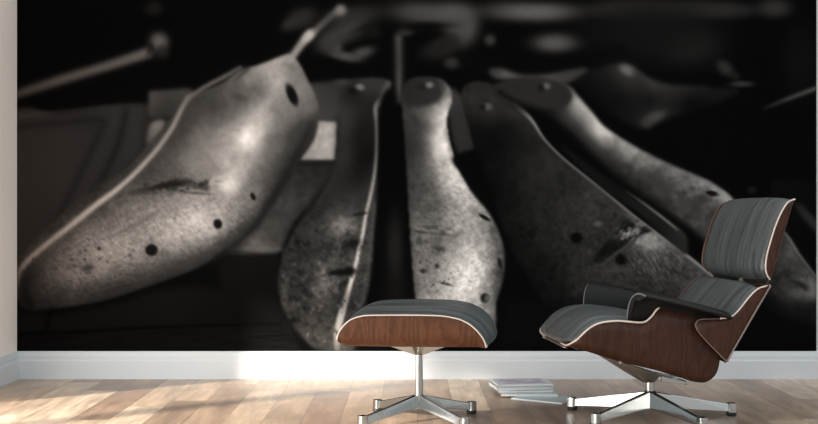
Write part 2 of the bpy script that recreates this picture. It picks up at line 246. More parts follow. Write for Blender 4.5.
    blob(712.5, 193.5, 6.6, 2.7, 12, 18, 1, .3); blob(726, 198, 7, 6, 35, 165, .8, clip=m5); line([(612, 133, 3, 150), (640, 149, 3, 120), (680, 168, 3, 118), (705, 180, 3, 126), (722, 191, 5, 160), (738, 205, 6, 150)], 2.5, clip=m5, a=.7); shape([(669, 207), (685, 199), (700, 195), (708, 200), (704, 207), (698, 212), (702, 220), (692, 222), (682, 216)], 64+5*mott, 1.4); blob(655, 176, 9, 9, 0, 66, .5, clip=m5); blob(660, 185, 10, 6, 20, 54, .6, clip=m5)
    blob(690, 205, 14, 3, -25, 62, .6, clip=m5)
    shape([(784, 230), (790, 240), (806, 262), (818, 280), (840, 300), (840, 200), (775, 180), (776, 220)], [(800, 230, 11), (790, 215, 14)], 1.6)
    shape([(795, 205), (801, 205), (822, 226), (822, 236), (808, 224)], [(805, 215, 44), (815, 226, 48)], 2)
    line([(783, 231, 2, 90), (790, 240, 2.6, 112), (800, 256, 2.6, 104), (812, 272, 2.6, 96), (822, 286, 3, 92)], 1.2)
    for a in [(800, 284, 7, 2.4, 20, 30, .8), (806, 289, 5, 2, 30, 26, .8), (796, 287, 5, 1.6, 0, 40, .6), (812, 294, 6, 6, 40, 128, .6), (800, 296, 8, 4, 30, 96, .5)]: blob(*a)
    line([(765, 108, 2, 30), (790, 98, 3.4, 74), (822, 86, 4, 84)], 1.6, sm=False)
    blob(725, 68, 8, 5.5, 38, 52, .9); blob(735, 76, 5, 4, 38, 34, .7); blob(742, 84, 10, 2.6, 0, 58, .85); blob(752, 190, 4, 3, 0, 40, .6)
    # bench surface along the bottom
    shape([(14, 312), (60, 314), (120, 303), (160, 290), (220, 290), (225, 330), (120, 330), (14, 333)], [(30, 322, 18), (80, 322, 16), (150, 315, 16), (170, 305, 18), (200, 318, 14)], 3)
    line([(51, 310, 2, 6), (45, 332, 3, 6)], 2, sm=False)
    shape([(14, 335), (80, 332), (150, 328), (290, 324), (300, 352), (14, 352)], 14+1.2*dnoise(20, 1.5, -1), 2, sm=False)
    line([(14, 334, 2, 6), (90, 331, 2, 6), (160, 327, 2, 6), (280, 324, 2, 7)], 1.2)
    over(blur((X > 505).astype(float)*(Y > 300)*(Y < 345), 4)*.6, 15)
    img = img*(1+grain*.012)
    img = np.clip(img, 5, 245)
    # slight warm toning of the print, plus wall glow painted in at its left end
    warm = np.exp(-(X-17)/90)*1.0
    rgb = np.stack([img*(1.0+.07*warm), img*(.968-.03*warm), img*(.93-.08*warm)], -1)
    return np.clip(rgb/255, 0, 1)

PRINT_GAIN = np.array([.97, 1.02, 1.08])*1.0        # ink reflectance against the print tones
WORLD = 1.30
SUN = 12.0
SUNSOFT = 4.0
SUNDIR = (.80, .60, -.32)
WINY = (4.71, 4.02, 3.90, 1.2)   # far jamb, post, near jamb of the low windows in the left wall
HEADZ = .90
GLOW = (78, 3.5, 2.95, (1.0, .95, .90))   # skylight through those openings: power, length, centre, colour

import bpy, bmesh, math, random
from mathutils import Vector, Matrix
random.seed(4)
SC = bpy.context.scene
COL = SC.collection
PI = math.pi
# ------------------------------------------------------------------ materials
def new_mat(name):
    m = bpy.data.materials.new(name); m.use_nodes = True
    nt = m.node_tree; b = nt.nodes['Principled BSDF']
    return m, nt, b, nt.nodes, nt.links
def plain(name, col, rough=.5, metal=0, spec=.5, bump=0, bscale=200):
    m, nt, b, N, L = new_mat(name)
    b.inputs['Base Color'].default_value = (*col, 1); b.inputs['Roughness'].default_value = rough
    b.inputs['Metallic'].default_value = metal; b.inputs['Specular IOR Level'].default_value = spec
    tc = N.new('ShaderNodeTexCoord'); n = N.new('ShaderNodeTexNoise'); n.inputs['Scale'].default_value = bscale
    L.new(tc.outputs['Object'], n.inputs['Vector'])
    r = N.new('ShaderNodeMapRange'); r.inputs['To Min'].default_value = max(rough-.04, 0); r.inputs['To Max'].default_value = min(rough+.06, 1)
    L.new(n.outputs['Fac'], r.inputs['Value']); L.new(r.outputs['Result'], b.inputs['Roughness'])
    if bump:
        bp = N.new('ShaderNodeBump'); bp.inputs['Strength'].default_value = bump; bp.inputs['Distance'].default_value = .002
        L.new(n.outputs['Fac'], bp.inputs['Height']); L.new(bp.outputs['Normal'], b.inputs['Normal'])
    return m
def math_node(N, L, op, a, b_=None):
    n = N.new('ShaderNodeMath'); n.operation = op
    for i, v in enumerate((a, b_)):
        if v is None: continue
        if isinstance(v, (int, float)): n.inputs[i].default_value = v
        else: L.new(v, n.inputs[i])
    return n.outputs[0]
def floor_mat():
    m, nt, b, N, L = new_mat('oak_plank_floor')
    tc = N.new('ShaderNodeTexCoord'); sp = N.new('ShaderNodeSeparateXYZ'); L.new(tc.outputs['Object'], sp.inputs[0])
    xs = math_node(N, L, 'DIVIDE', math_node(N, L, 'ADD', sp.outputs['X'], 10+.215), .1464)
    ix = math_node(N, L, 'FLOOR', xs); fx = math_node(N, L, 'FRACT', xs)
    w1 = N.new('ShaderNodeTexWhiteNoise'); w1.noise_dimensions = '1D'; L.new(ix, w1.inputs['W'])
    ys = math_node(N, L, 'ADD', math_node(N, L, 'DIVIDE', sp.outputs['Y'], 1.15), math_node(N, L, 'MULTIPLY', w1.outputs['Value'], 7.3))
    iy = math_node(N, L, 'FLOOR', ys); fy = math_node(N, L, 'FRACT', ys)
    w2 = N.new('ShaderNodeTexWhiteNoise'); w2.noise_dimensions = '2D'
    cb = N.new('ShaderNodeCombineXYZ'); L.new(ix, cb.inputs[0]); L.new(iy, cb.inputs[1]); L.new(cb.outputs[0], w2.inputs['Vector'])
    # wood figure: stretched noise, different on each board
    cv = N.new('ShaderNodeCombineXYZ')
    L.new(math_node(N, L, 'MULTIPLY', sp.outputs['X'], 26), cv.inputs[0])
    L.new(math_node(N, L, 'MULTIPLY', sp.outputs['Y'], 2.2), cv.inputs[1])
    L.new(math_node(N, L, 'MULTIPLY', w2.outputs['Value'], 40), cv.inputs[2])
    n1 = N.new('ShaderNodeTexNoise'); n1.inputs['Scale'].default_value = 1; n1.inputs['Detail'].default_value = 6; n1.inputs['Roughness'].default_value = .62; n1.inputs['Distortion'].default_value = .9
    L.new(cv.outputs[0], n1.inputs['Vector'])
    cv2 = N.new('ShaderNodeCombineXYZ')
    L.new(math_node(N, L, 'MULTIPLY', sp.outputs['X'], 7), cv2.inputs[0])
    L.new(math_node(N, L, 'MULTIPLY', sp.outputs['Y'], 2.6), cv2.inputs[1])
    L.new(math_node(N, L, 'MULTIPLY', w2.outputs['Value'], 20), cv2.inputs[2])
    n2 = N.new('ShaderNodeTexNoise'); n2.inputs['Scale'].default_value = 1; n2.inputs['Detail'].default_value = 3; n2.inputs['Distortion'].default_value = 1.4
    L.new(cv2.outputs[0], n2.inputs['Vector'])
    cr = N.new('ShaderNodeValToRGB'); L.new(w2.outputs['Value'], cr.inputs[0])
    e = cr.color_ramp; e.elements[0].position = 0; e.elements[0].color = (.285, .19, .137, 1); e.elements[1].position = 1; e.elements[1].color = (.57, .45, .34, 1)
    x = e.elements.new(.35); x.color = (.40, .295, .215, 1); x = e.elements.new(.7); x.color = (.435, .31, .215, 1)
    rm = N.new('ShaderNodeMapRange'); rm.inputs['From Min'].default_value = .3; rm.inputs['From Max'].default_value = .7; rm.inputs['To Min'].default_value = .66; rm.inputs['To Max'].default_value = 1.22
    L.new(n1.outputs['Fac'], rm.inputs['Value'])
    rm2 = N.new('ShaderNodeMapRange'); rm2.inputs['From Min'].default_value = .3; rm2.inputs['From Max'].default_value = .7; rm2.inputs['To Min'].default_value = .74; rm2.inputs['To Max'].default_value = 1.2
    L.new(n2.outputs['Fac'], rm2.inputs['Value'])
    g = math_node(N, L, 'MULTIPLY', rm.outputs[0], rm2.outputs[0])
    # seams
    sx = math_node(N, L, 'MINIMUM', fx, math_node(N, L, 'SUBTRACT', 1, fx)); sy = math_node(N, L, 'MINIMUM', fy, math_node(N, L, 'SUBTRACT', 1, fy))
    seam = math_node(N, L, 'MINIMUM', math_node(N, L, 'MULTIPLY', sx, .1464), math_node(N, L, 'MULTIPLY', sy, 1.15))
    sm = N.new('ShaderNodeMapRange'); sm.inputs['From Min'].default_value = .0006; sm.inputs['From Max'].default_value = .0026; sm.inputs['To Min'].default_value = .55; sm.inputs['To Max'].default_value = 1
    L.new(seam, sm.inputs['Value'])
    g2 = math_node(N, L, 'MULTIPLY', g, sm.outputs[0])
    mx = N.new('ShaderNodeVectorMath'); mx.operation = 'SCALE'; L.new(cr.outputs[0], mx.inputs[0]); L.new(g2, mx.inputs['Scale'])
    L.new(mx.outputs[0], b.inputs['Base Color'])
    rr = N.new('ShaderNodeMapRange'); rr.inputs['To Min'].default_value = .24; rr.inputs['To Max'].default_value = .42
    L.new(n1.outputs['Fac'], rr.inputs['Value']); L.new(rr.outputs[0], b.inputs['Roughness'])
    b.inputs['Specular IOR Level'].default_value = .5
    bp = N.new('ShaderNodeBump'); bp.inputs['Strength'].default_value = .25; bp.inputs['Distance'].default_value = .002
    L.new(math_node(N, L, 'ADD', n1.outputs['Fac'], sm.outputs[0]), bp.inputs['Height']); L.new(bp.outputs['Normal'], b.inputs['Normal'])
    return m
def wood_mat(name, dark, mid, light, scale=(10, 10, 2.4), rough=.4):
    """rosewood veneer: wavy figure running across the panel"""
    m, nt, b, N, L = new_mat(name)
    tc = N.new('ShaderNodeTexCoord'); mp = N.new('ShaderNodeMapping'); mp.inputs['Scale'].default_value = scale
    L.new(tc.outputs['Object'], mp.inputs[0])
    n0 = N.new('ShaderNodeTexNoise'); n0.inputs['Scale'].default_value = .9; n0.inputs['Detail'].default_value = 2; L.new(mp.outputs[0], n0.inputs['Vector'])
    v = N.new('ShaderNodeVectorMath'); v.operation = 'SCALE'; v.inputs['Scale'].default_value = 3.2; L.new(n0.outputs['Color'], v.inputs[0])
    a = N.new('ShaderNodeVectorMath'); a.operation = 'ADD'; L.new(mp.outputs[0], a.inputs[0]); L.new(v.outputs[0], a.inputs[1])
    w = N.new('ShaderNodeTexWave'); w.wave_type = 'BANDS'; w.bands_direction = 'X'; w.inputs['Scale'].default_value = .85; w.inputs['Distortion'].default_value = 5.0; w.inputs['Detail'].default_value = 3; w.inputs['Detail Scale'].default_value = 1.4
    L.new(a.outputs[0], w.inputs['Vector'])
    n2 = N.new('ShaderNodeTexNoise'); n2.inputs['Scale'].default_value = 9; n2.inputs['Detail'].default_value = 6; L.new(a.outputs[0], n2.inputs['Vector'])
    s = math_node(N, L, 'ADD', math_node(N, L, 'MULTIPLY', w.outputs['Fac'], .26), math_node(N, L, 'MULTIPLY', n2.outputs['Fac'], .76))
    cr = N.new('ShaderNodeValToRGB'); L.new(s, cr.inputs[0]); e = cr.color_ramp
    e.elements[0].position = .15; e.elements[0].color = (*dark, 1); e.elements[1].position = .9; e.elements[1].color = (*light, 1)
    x = e.elements.new(.5); x.color = (*mid, 1)
    L.new(cr.outputs[0], b.inputs['Base Color']); b.inputs['Roughness'].default_value = rough; b.inputs['Specular IOR Level'].default_value = .25
    return m
def leather_mat(name, col, wrinkle=1.0, vec=(2.4, 19, 2.4), rough=.42):
    m, nt, b, N, L = new_mat(name)
    tc = N.new('ShaderNodeTexCoord'); mp = N.new('ShaderNodeMapping'); mp.inputs['Scale'].default_value = vec
    L.new(tc.outputs['Object'], mp.inputs[0])
    n1 = N.new('ShaderNodeTexNoise'); n1.inputs['Scale'].default_value = 1; n1.inputs['Detail'].default_value = 4; n1.inputs['Roughness'].default_value = .6; n1.inputs['Distortion'].default_value = .5
    L.new(mp.outputs[0], n1.inputs['Vector'])
    n2 = N.new('ShaderNodeTexNoise'); n2.inputs['Scale'].default_value = 350; n2.inputs['Detail'].default_value = 2; L.new(tc.outputs['Object'], n2.inputs['Vector'])
    b1 = N.new('ShaderNodeBump'); b1.inputs['Strength'].default_value = .9; b1.inputs['Distance'].default_value = .022*wrinkle; L.new(n1.outputs['Fac'], b1.inputs['Height'])
    b2 = N.new('ShaderNodeBump'); b2.inputs['Strength'].default_value = .25; b2.inputs['Distance'].default_value = .001; L.new(n2.outputs['Fac'], b2.inputs['Height']); L.new(b1.outputs['Normal'], b2.inputs['Normal'])
    L.new(b2.outputs['Normal'], b.inputs['Normal'])
    cr = N.new('ShaderNodeValToRGB'); L.new(n1.outputs['Fac'], cr.inputs[0]); e = cr.color_ramp      # wrinkle shading put into the colour: dark creases, lighter crests
    e.elements[0].position = .32; e.elements[0].color = (*[c*(1-.35*min(wrinkle, 1.7)) for c in col], 1); e.elements[1].position = .68; e.elements[1].color = (*[c*(1+.42*min(wrinkle, 1.7)) for c in col], 1)
    L.new(cr.outputs[0], b.inputs['Base Color']); b.inputs['Roughness'].default_value = rough; b.inputs['Specular IOR Level'].default_value = .55
    return m
M = {}
M['floor'] = floor_mat()
M['wall'] = plain('matt_wall_paint', (.56, .545, .53), .7, spec=.2, bump=.05)
M['beige'] = plain('warm_beige_wall_paint', (.88, .81, .755), .75, spec=.15, bump=.05)
M['trim'] = plain('satin_white_paint', (.59, .622, .645), .45, spec=.35, bump=.03)
M['rosewood'] = wood_mat('rosewood_veneer', (.022, .0078, .004), (.042, .0150, .0078), (.068, .025, .0135))
M['walnut'] = wood_mat('warm_rosewood_veneer', (.048, .0185, .009), (.092, .036, .017), (.14, .060, .029))
M['ply'] = plain('pale_plywood_edge', (.70, .62, .56), .45)
M['plydark'] = plain('brown_plywood_edge', (.30, .21, .16), .45)
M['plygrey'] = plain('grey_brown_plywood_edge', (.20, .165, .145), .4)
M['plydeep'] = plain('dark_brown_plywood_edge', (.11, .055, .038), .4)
M['leather'] = leather_mat('charcoal_leather', (.062, .073, .075))
M['leather_flat'] = leather_mat('smooth_black_leather', (.007, .0072, .0074), .15, (6, 6, 6), .5); M['leather_flat'].node_tree.nodes['Principled BSDF'].inputs['Specular IOR Level'].default_value = .22
M['piping'] = plain('dark_piping', (.012, .013, .014), .45)
M['alu'] = plain('polished_aluminium', (.47, .49, .485), .16, 1, bscale=60)
M['alu_dull'] = plain('brushed_aluminium', (.62, .58, .55), .34, 1, bscale=60)
M['rubber'] = plain('black_rubber', (.008, .008, .008), .6)
M['paper'] = plain('white_paper_edges', (.72, .76, .77), .7)
M['cover'] = plain('grey_blue_cover', (.40, .46, .48), .35)
# ------------------------------------------------------------------ mesh helpers
def link(name, verts, faces, mats, parent=None, smooth=True, idx=None, loc=None):
    me = bpy.data.meshes.new(name); me.from_pydata([tuple(v) for v in verts], [], faces)
    for m in (mats if isinstance(mats, (list, tuple)) else [mats]): me.materials.append(m)
    if idx: me.polygons.foreach_set('material_index', idx)
    bm = bmesh.new(); bm.from_mesh(me); bmesh.ops.remove_doubles(bm, verts=bm.verts, dist=1e-5)
    bmesh.ops.recalc_face_normals(bm, faces=bm.faces); bm.to_mesh(me); bm.free()
    if smooth: me.polygons.foreach_set('use_smooth', [True]*len(me.polygons))
    o = bpy.data.objects.new(name, me); COL.objects.link(o)
    if parent: o.parent = parent
    if loc: o.location = loc
    return o
def root(name, loc, rz, label, cat, group=None):
    o = bpy.data.objects.new(name, None); COL.objects.link(o)
    o.empty_display_size = .1; o.location = loc; o.rotation_euler.z = rz
    o['label'] = label; o['category'] = cat
    if group: o['group'] = group
    return o
def bevel(o, w, seg=2, ang=35):
    md = o.modifiers.new('bevel', 'BEVEL'); md.width = w; md.segments = seg; md.limit_method = 'ANGLE'; md.angle_limit = math.radians(ang)
    return o
def box(x0, x1, y0, y1, z0, z1):
    v = [(x, y, z) for z in (z0, z1) for y in (y0, y1) for x in (x0, x1)]
    return v, [(0, 1, 3, 2), (4, 5, 7, 6), (0, 1, 5, 4), (2, 3, 7, 6), (0, 2, 6, 4), (1, 3, 7, 5)]
def grid_faces(n, m, close_m=False):
    f = []
    for i in range(n-1):
        for j in range(m-(0 if close_m else 1)):
            k = (j+1) % m
            f.append((i*m+j, i*m+k, (i+1)*m+k, (i+1)*m+j))
    return f
def cyl(name, parts, mat, parent, seg=24, square=False):
    """lathe: parts = [(z, r), ...]; square=True gives a rounded square section"""
    v = []
    for z, r in parts:
        for k in range(seg):
            a = 2*PI*k/seg; c, s = math.cos(a), math.sin(a)
            if square: q = (abs(c)**5+abs(s)**5)**(-1/5); c *= q; s *= q
            v.append((r*c, r*s, z))
    f = grid_faces(len(parts), seg, True); f.append(tuple(range(seg))[::-1]); f.append(tuple(range((len(parts)-1)*seg, len(parts)*seg)))
    o = link(name, v, f, mat, parent, True)
    md = o.modifiers.new('edge', 'EDGE_SPLIT'); md.split_angle = math.radians(40)
    return o
def tube(name, pts, r, mat, parent, seg=8):
    pts = [Vector(p) for p in pts]; n = len(pts); v = []
    up = Vector((0, 1, 0))
    for i, p in enumerate(pts):
        t = (pts[min(i+1, n-1)]-pts[max(i-1, 0)]).normalized()
        a = t.cross(up)
        if a.length < .2: a = t.cross(Vector((0, 0, 1)))
        a.normalize(); b = t.cross(a).normalized()
        v += [p+(a*math.cos(2*PI*k/seg)+b*math.sin(2*PI*k/seg))*r for k in range(seg)]
    f = grid_faces(n, seg, True); f.append(tuple(range(seg))[::-1]); f.append(tuple(range((n-1)*seg, n*seg)))
    return link(name, v, f, mat, parent)
def prism(name, prof, y0, y1, mat, parent, bev=0, taper=None):
    """profile in (x, z) extruded across y; taper = half-width per profile vertex"""
    n = len(prof)
    v = [(x, (y0 if taper is None else -taper[i]), z) for i, (x, z) in enumerate(prof)]+[(x, (y1 if taper is None else taper[i]), z) for i, (x, z) in enumerate(prof)]
    f = [tuple(range(n)), tuple(range(n, 2*n))[::-1]]+[(i, (i+1) % n, n+(i+1) % n, n+i) for i in range(n)]
    o = link(name, v, f, mat, parent, False)
    if bev: bevel(o, bev)
    return o
def densify(P, n=4):
    """Catmull-Rom through the station rows"""
    out = []; N = len(P)
    for i in range(N-1):
        a, b, c, d = P[max(i-1, 0)], P[i], P[i+1], P[min(i+2, N-1)]
        for k in range(n):
            t = k/n
            out.append(tuple(.5*(2*q+(r-p)*t+(2*p-5*q+4*r-s)*t*t+(3*q-p-3*r+s)*t**3) for p, q, r, s in zip(a, b, c, d)))
    out.append(tuple(P[-1])); return out
# bent plywood shell: each station = rim point, underside point (x, z), half width
def shell(name, st, mat, parent, corner=.055, thick=.009, label=None, rim='plydeep'):
    st = densify(st); rows = []
    for rx, rz, bx, bz, w in st:
        up = Vector((rx-bx, rz-bz)); h = up.length; up = up/h if h > 1e-6 else Vector((0, 1))
        r = min(corner, max(h, 1e-4))
        half = [(0, 0), ((w-r)*.5, 0), (w-r, 0)]
        for k in range(1, 7):
            a = PI/2*k/6; half.append((w-r+r*math.sin(a), r*(1-math.cos(a))))
        for k in (.33, .66, 1): half.append((w, r+(h-r)*k))
        row = [(-y, q) for y, q in half[::-1]]+half[1:]
        rows += [(bx+up.x*q, y, bz+up.y*q) for y, q in row]
    m = len(row); o = link(name, rows, grid_faces(len(st), m), [mat, M[rim]], parent)
    md = o.modifiers.new('ply', 'SOLIDIFY'); md.thickness = thick; md.offset = -1; md.use_even_offset = False; md.material_offset_rim = 1
    if label: o['label'] = label
    return o
def rim_band(parent, st, r=.0034, label='pale plywood edge', mat='ply', near=True):
    st = densify(st)
    near_ = [(a[0], -a[-1], a[1]) for a in st]; far = [(a[0], a[-1], a[1]) for a in st]
    pts = near_[::-1]
    o = tube('plywood_edge', near_, r, M[mat], parent); o['label'] = label+' of the near side'
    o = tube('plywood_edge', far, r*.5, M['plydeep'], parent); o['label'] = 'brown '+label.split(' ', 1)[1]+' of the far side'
def lip(parent, x, z, w, r=.0034, mat='ply', label='pale plywood front lip'):
    o = tube('plywood_edge', [(x, -w+2*w*k/10, z) for k in range(11)], r, M[mat], parent); o['label'] = label
# upholstered pad lying in the shell; st = (x, z, half width); bul = crown height; dep = thickness
def cushion(name, st, bul, dep, mat, parent, inset=.012, sign=1, flat=3.2, ends=(.3, .3), ramp=(.227, .227)):
    st = densify(st, 5); n = len(st); rows = []; K = 22
    for i, (x, z, w) in enumerate(st):
        a, b = st[max(i-1, 0)], st[min(i+1, n-1)]
        t = Vector((b[0]-a[0], b[1]-a[1])).normalized(); nv = Vector((-t.y, t.x))*sign
        u = i/(n-1); rp = ramp[0] if u < .5 else ramp[1]; e = math.sin(PI/2*min(min(u, 1-u)/rp, 1))**(1.3 if rp > .35 else .6)
        ww = w-inset; d = dep*(.25+.75*e)
        top = []
        for k in range(K+1):
            y = -ww+2*ww*k/K; q = abs(y/ww)
            hgt = -.004+bul*(e+(1-e)*(ends[0] if u < .5 else ends[1]))*(1-q**flat)+.006*(1-q**10)
            top.append((x+nv.x*hgt, y, z+nv.y*hgt))
        bot = [(x-nv.x*d*(1-(abs(-1+2*k/6))**6*.55), (1-2*k/6)*ww*(.985), z-nv.y*d*(1-(abs(-1+2*k/6))**6*.55)) for k in range(7)]
        rows += top+bot
    m = K+1+7; f = grid_faces(n, m, True)
    f.append(tuple(range(m))[::-1]); f.append(tuple(range((n-1)*m, n*m)))
    return link(name, rows, f, mat, parent)
# ------------------------------------------------------------------ the room
WALL_Y, LEFT_X, RIGHT_X = 5.553, -1.860, 4.2
def struct(o): o['kind'] = 'structure'; return o
v, f = box(LEFT_X-.15, RIGHT_X+.15, -2.5, WALL_Y+.12, -.08, 0); struct(link('floor', v, f, M['floor'], smooth=False))
v, f = box(LEFT_X-.15, RIGHT_X+.15, WALL_Y, WALL_Y+.12, 0, 4.8); struct(link('wall_back', v, f, M['wall'], smooth=False))
# left wall with two low window openings near the floor, one slim post between them
YA, YB, YC, YD = WINY
HEAD_Z = HEADZ
V = []; Fc = []
def addbox(*a):
    vv, ff = box(*a); k = len(V); V.extend(vv); Fc.extend([tuple(i+k for i in q) for q in ff])
addbox(LEFT_X-.15, LEFT_X, -2.5, WALL_Y, HEAD_Z, 4.8); addbox(LEFT_X-.15, LEFT_X, YA, WALL_Y, 0, HEAD_Z)
addbox(LEFT_X-.15, LEFT_X, -2.5, YD, 0, HEAD_Z)
struct(link('wall_left', V, Fc, M['beige'], smooth=False))
V = []; Fc = []
addbox(LEFT_X-.09, LEFT_X-.05, YC, YB, 0, HEAD_Z)
struct(link('trim_1', V, Fc, M['trim'], smooth=False))
# baseboards with a stepped and coved profile
BP = [(0, 0), (.016, 0), (.016, .085), (.0145, .0895), (.012, .0915), (.0115, .108), (.009, .119), (.0075, .126), (.006, .1302), (0, .1312)]
def baseboard(name, p0, p1, nrm):
    n = len(BP); v = []
    for p in (p0, p1): v += [(p[0]+nrm[0]*d, p[1]+nrm[1]*d, z) for d, z in BP]
    f = [(i, (i+1) % n, n+(i+1) % n, n+i) for i in range(n)]+[tuple(range(n)), tuple(range(n, 2*n))[::-1]]
    return struct(link(name, v, f, M['trim'], smooth=False))
baseboard('baseboard_back', (LEFT_X, WALL_Y), (RIGHT_X, WALL_Y), (0, -1))
baseboard('baseboard_left', (LEFT_X, YA+.02), (LEFT_X, WALL_Y), (1, 0))
# ------------------------------------------------------------------ the mural: a flat print pasted on the wall, tones carried per grid point
def build_mural():
    rgb = paint_print(); H, W = rgb.shape[:2]
    s = 5.5505/1170; xs = (np.linspace(MX0, MX1, W)-409)*s; zs = .777-(np.linspace(MY0, MY1, H)-215)*s
    Xg, Zg = np.meshgrid(xs, zs); yf = WALL_Y-.0025
    co = np.stack([Xg, np.full_like(Xg, yf), Zg], -1).reshape(-1, 3)
    me = bpy.data.meshes.new('wall_mural')
    i = np.arange((H-1)*(W-1)); r, c = i//(W-1), i % (W-1); a = r*W+c
    quads = np.stack([a, a+W, a+W+1, a+1], -1)
    # thin edge back to the wall
    ring = np.concatenate([np.arange(W), (np.arange(1, H)*W+W-1), (H-1)*W+np.arange(W-2, -1, -1), np.arange(H-2, 0, -1)*W])
    nb = len(co); back = co[ring].copy(); back[:, 1] = WALL_Y-.0002
    k = np.arange(len(ring)); k2 = (k+1) % len(ring)
    side = np.stack([ring[k], ring[k2], nb+k2, nb+k], -1)
    co = np.concatenate([co, back]); faces = np.concatenate([quads, side])
    me.vertices.add(len(co)); me.vertices.foreach_set('co', co.ravel().astype(np.float32))
    me.loops.add(faces.size); me.loops.foreach_set('vertex_index', faces.ravel().astype(np.int32))
    me.polygons.add(len(faces)); me.polygons.foreach_set('loop_start', (np.arange(len(faces))*4).astype(np.int32))
    me.update(calc_edges=True); me.validate()
    lin = np.where(rgb <= .04045, rgb/12.92, ((rgb+.055)/1.055)**2.4).reshape(-1, 3)
    lin = np.concatenate([lin, lin[ring]]); lin = np.clip(lin*PRINT_GAIN, 0, .93)
    ca = me.color_attributes.new('print', 'FLOAT_COLOR', 'POINT')
    ca.data.foreach_set('color', np.concatenate([lin, np.ones((len(lin), 1))], 1).ravel().astype(np.float32))
    m, nt, b, N, L = new_mat('printed_mural_paper')
    at = N.new('ShaderNodeAttribute'); at.attribute_name = 'print'
    L.new(at.outputs['Color'], b.inputs['Base Color']); b.inputs['Roughness'].default_value = .9; b.inputs['Specular IOR Level'].default_value = 0.0
    me.materials.append(m)
    o = bpy.data.objects.new('wall_mural', me); COL.objects.link(o)
    o['label'] = 'large black-and-white photo mural of wooden shoe lasts covering the back wall'; o['category'] = 'mural'
build_mural()
# ------------------------------------------------------------------ star bases
def leg_mesh(R, w0, w1, ht, hb, tt, tb, r0=.012):
    """one aluminium blade, deep at the hub and shallow at the tip, along +x"""
    v = []
    for x, w, zt, zb in ((r0, w0, ht, hb), (R*.5, (w0+w1)/2, (ht+tt)/2+.001, (hb+tb)/2+.001), (R, w1, tt, tb)):
        v += [(x, -w/2, zb), (x, w/2, zb), (x, w*.36, zt), (x, -w*.36, zt)]
    return v, grid_faces(3, 4, True)+[(3, 2, 1, 0), (8, 9, 10, 11)]
def star(parent, angles, R, ht, hb, capz, w0=.030, w1=.022):
    for a in angles:
        c, s = math.cos(a), math.sin(a)
        v, f = leg_mesh(R-.012, w0, w1, ht, hb, capz-.003, capz-.033)
        lg = link('leg', [(c*x-s*y, s*x+c*y, z) for x, y, z in v], f, M['alu'], parent, False); bevel(lg, .0025)
        g = cyl('foot_cap', [(.014, .0165), (capz, .0155)], M['alu'], lg, 24, True); g.location = (c*R, s*R, 0); g.rotation_euler.z = a; bevel(g, .002)
        g = cyl('foot_glide', [(0, .016), (.003, .0195), (.0145, .0195), (.016, .012)], M['rubber'], lg); g.location = (c*R, s*R, 0); g['label'] = 'black rubber glide'
# ------------------------------------------------------------------ lounge chair
SEAT = [(-0.3757, 0.3013, -0.3738, 0.2976, 0.19), (-0.3774, 0.3088, -0.3756, 0.3001, 0.235), (-0.3675, 0.3203, -0.3675, 0.2994, 0.262), (-0.3562, 0.3309, -0.3562, 0.2972, 0.275), (-0.3397, 0.3479, -0.3397, 0.2928, 0.282), (-0.3185, 0.3683, -0.3222, 0.2879, 0.285), (-0.2929, 0.3835, -0.2966, 0.2797, 0.285), (-0.2673, 0.3921, -0.2746, 0.2723, 0.285), (-0.2343, 0.3961, -0.2417, 0.2629, 0.285), (-0.2013, 0.3969, -0.2086, 0.2536, 0.285), (-0.1645, 0.3937, -0.1755, 0.2431, 0.285), (-0.1276, 0.3908, -0.1424, 0.2347, 0.285), (-0.1055, 0.3949, -0.1092, 0.226, 0.285), (-0.0833, 0.4138, -0.0722, 0.2176, 0.285), (-0.0648, 0.437, -0.0389, 0.2081, 0.285), (-0.0426, 0.4512, -0.0055, 0.1969, 0.285), (-0.0092, 0.4563, 0.0391, 0.1836, 0.285), (0.0353, 0.4506, 0.0837, 0.1703, 0.285), (0.08, 0.4376, 0.1211, 0.1676, 0.285), (0.1173, 0.4119, 0.1472, 0.1802, 0.285), (0.1472, 0.361, 0.1641, 0.2016, 0.285), (0.1659, 0.3066, 0.1708, 0.2305, 0.285), (0.1719, 0.2667, 0.1719, 0.2594, 0.285)]
SEATC = [(-0.3659, 0.3061, 0.185), (-0.3688, 0.3154, 0.23), (-0.3675, 0.3217, 0.262), (-0.3562, 0.3316, 0.275), (-0.3397, 0.3479, 0.282), (-0.3185, 0.3683, 0.285), (-0.2929, 0.3835, 0.285), (-0.2673, 0.3921, 0.285), (-0.2343, 0.3961, 0.285), (-0.2013, 0.3969, 0.285), (-0.1645, 0.3937, 0.285), (-0.1276, 0.389, 0.285), (-0.0833, 0.3814, 0.285), (-0.0241, 0.37, 0.285), (0.0428, 0.3513, 0.285), (0.1099, 0.3289, 0.285)]
BACK = [(0.3315, 0.5211, 0.3409, 0.5247, 0.32), (0.3144, 0.5183, 0.3425, 0.5196, 0.325), (0.2995, 0.5134, 0.3369, 0.5106, 0.325), (0.2808, 0.5002, 0.3294, 0.4981, 0.325), (0.257, 0.4752, 0.3107, 0.4676, 0.325), (0.238, 0.452, 0.292, 0.4372, 0.325), (0.2212, 0.4324, 0.2771, 0.4121, 0.325), (0.1952, 0.4118, 0.2566, 0.3782, 0.325), (0.1544, 0.4057, 0.2417, 0.3532, 0.325), (0.1137, 0.4047, 0.2268, 0.3282, 0.325), (0.0804, 0.4028, 0.2119, 0.3033, 0.325), (0.0656, 0.389, 0.2008, 0.2847, 0.325), (0.0693, 0.3675, 0.1937, 0.2719, 0.325), (0.0989, 0.3314, 0.1889, 0.2634, 0.325), (0.1359, 0.2934, 0.1848, 0.2563, 0.325), (0.1796, 0.2517, 0.1815, 0.2506, 0.325)]
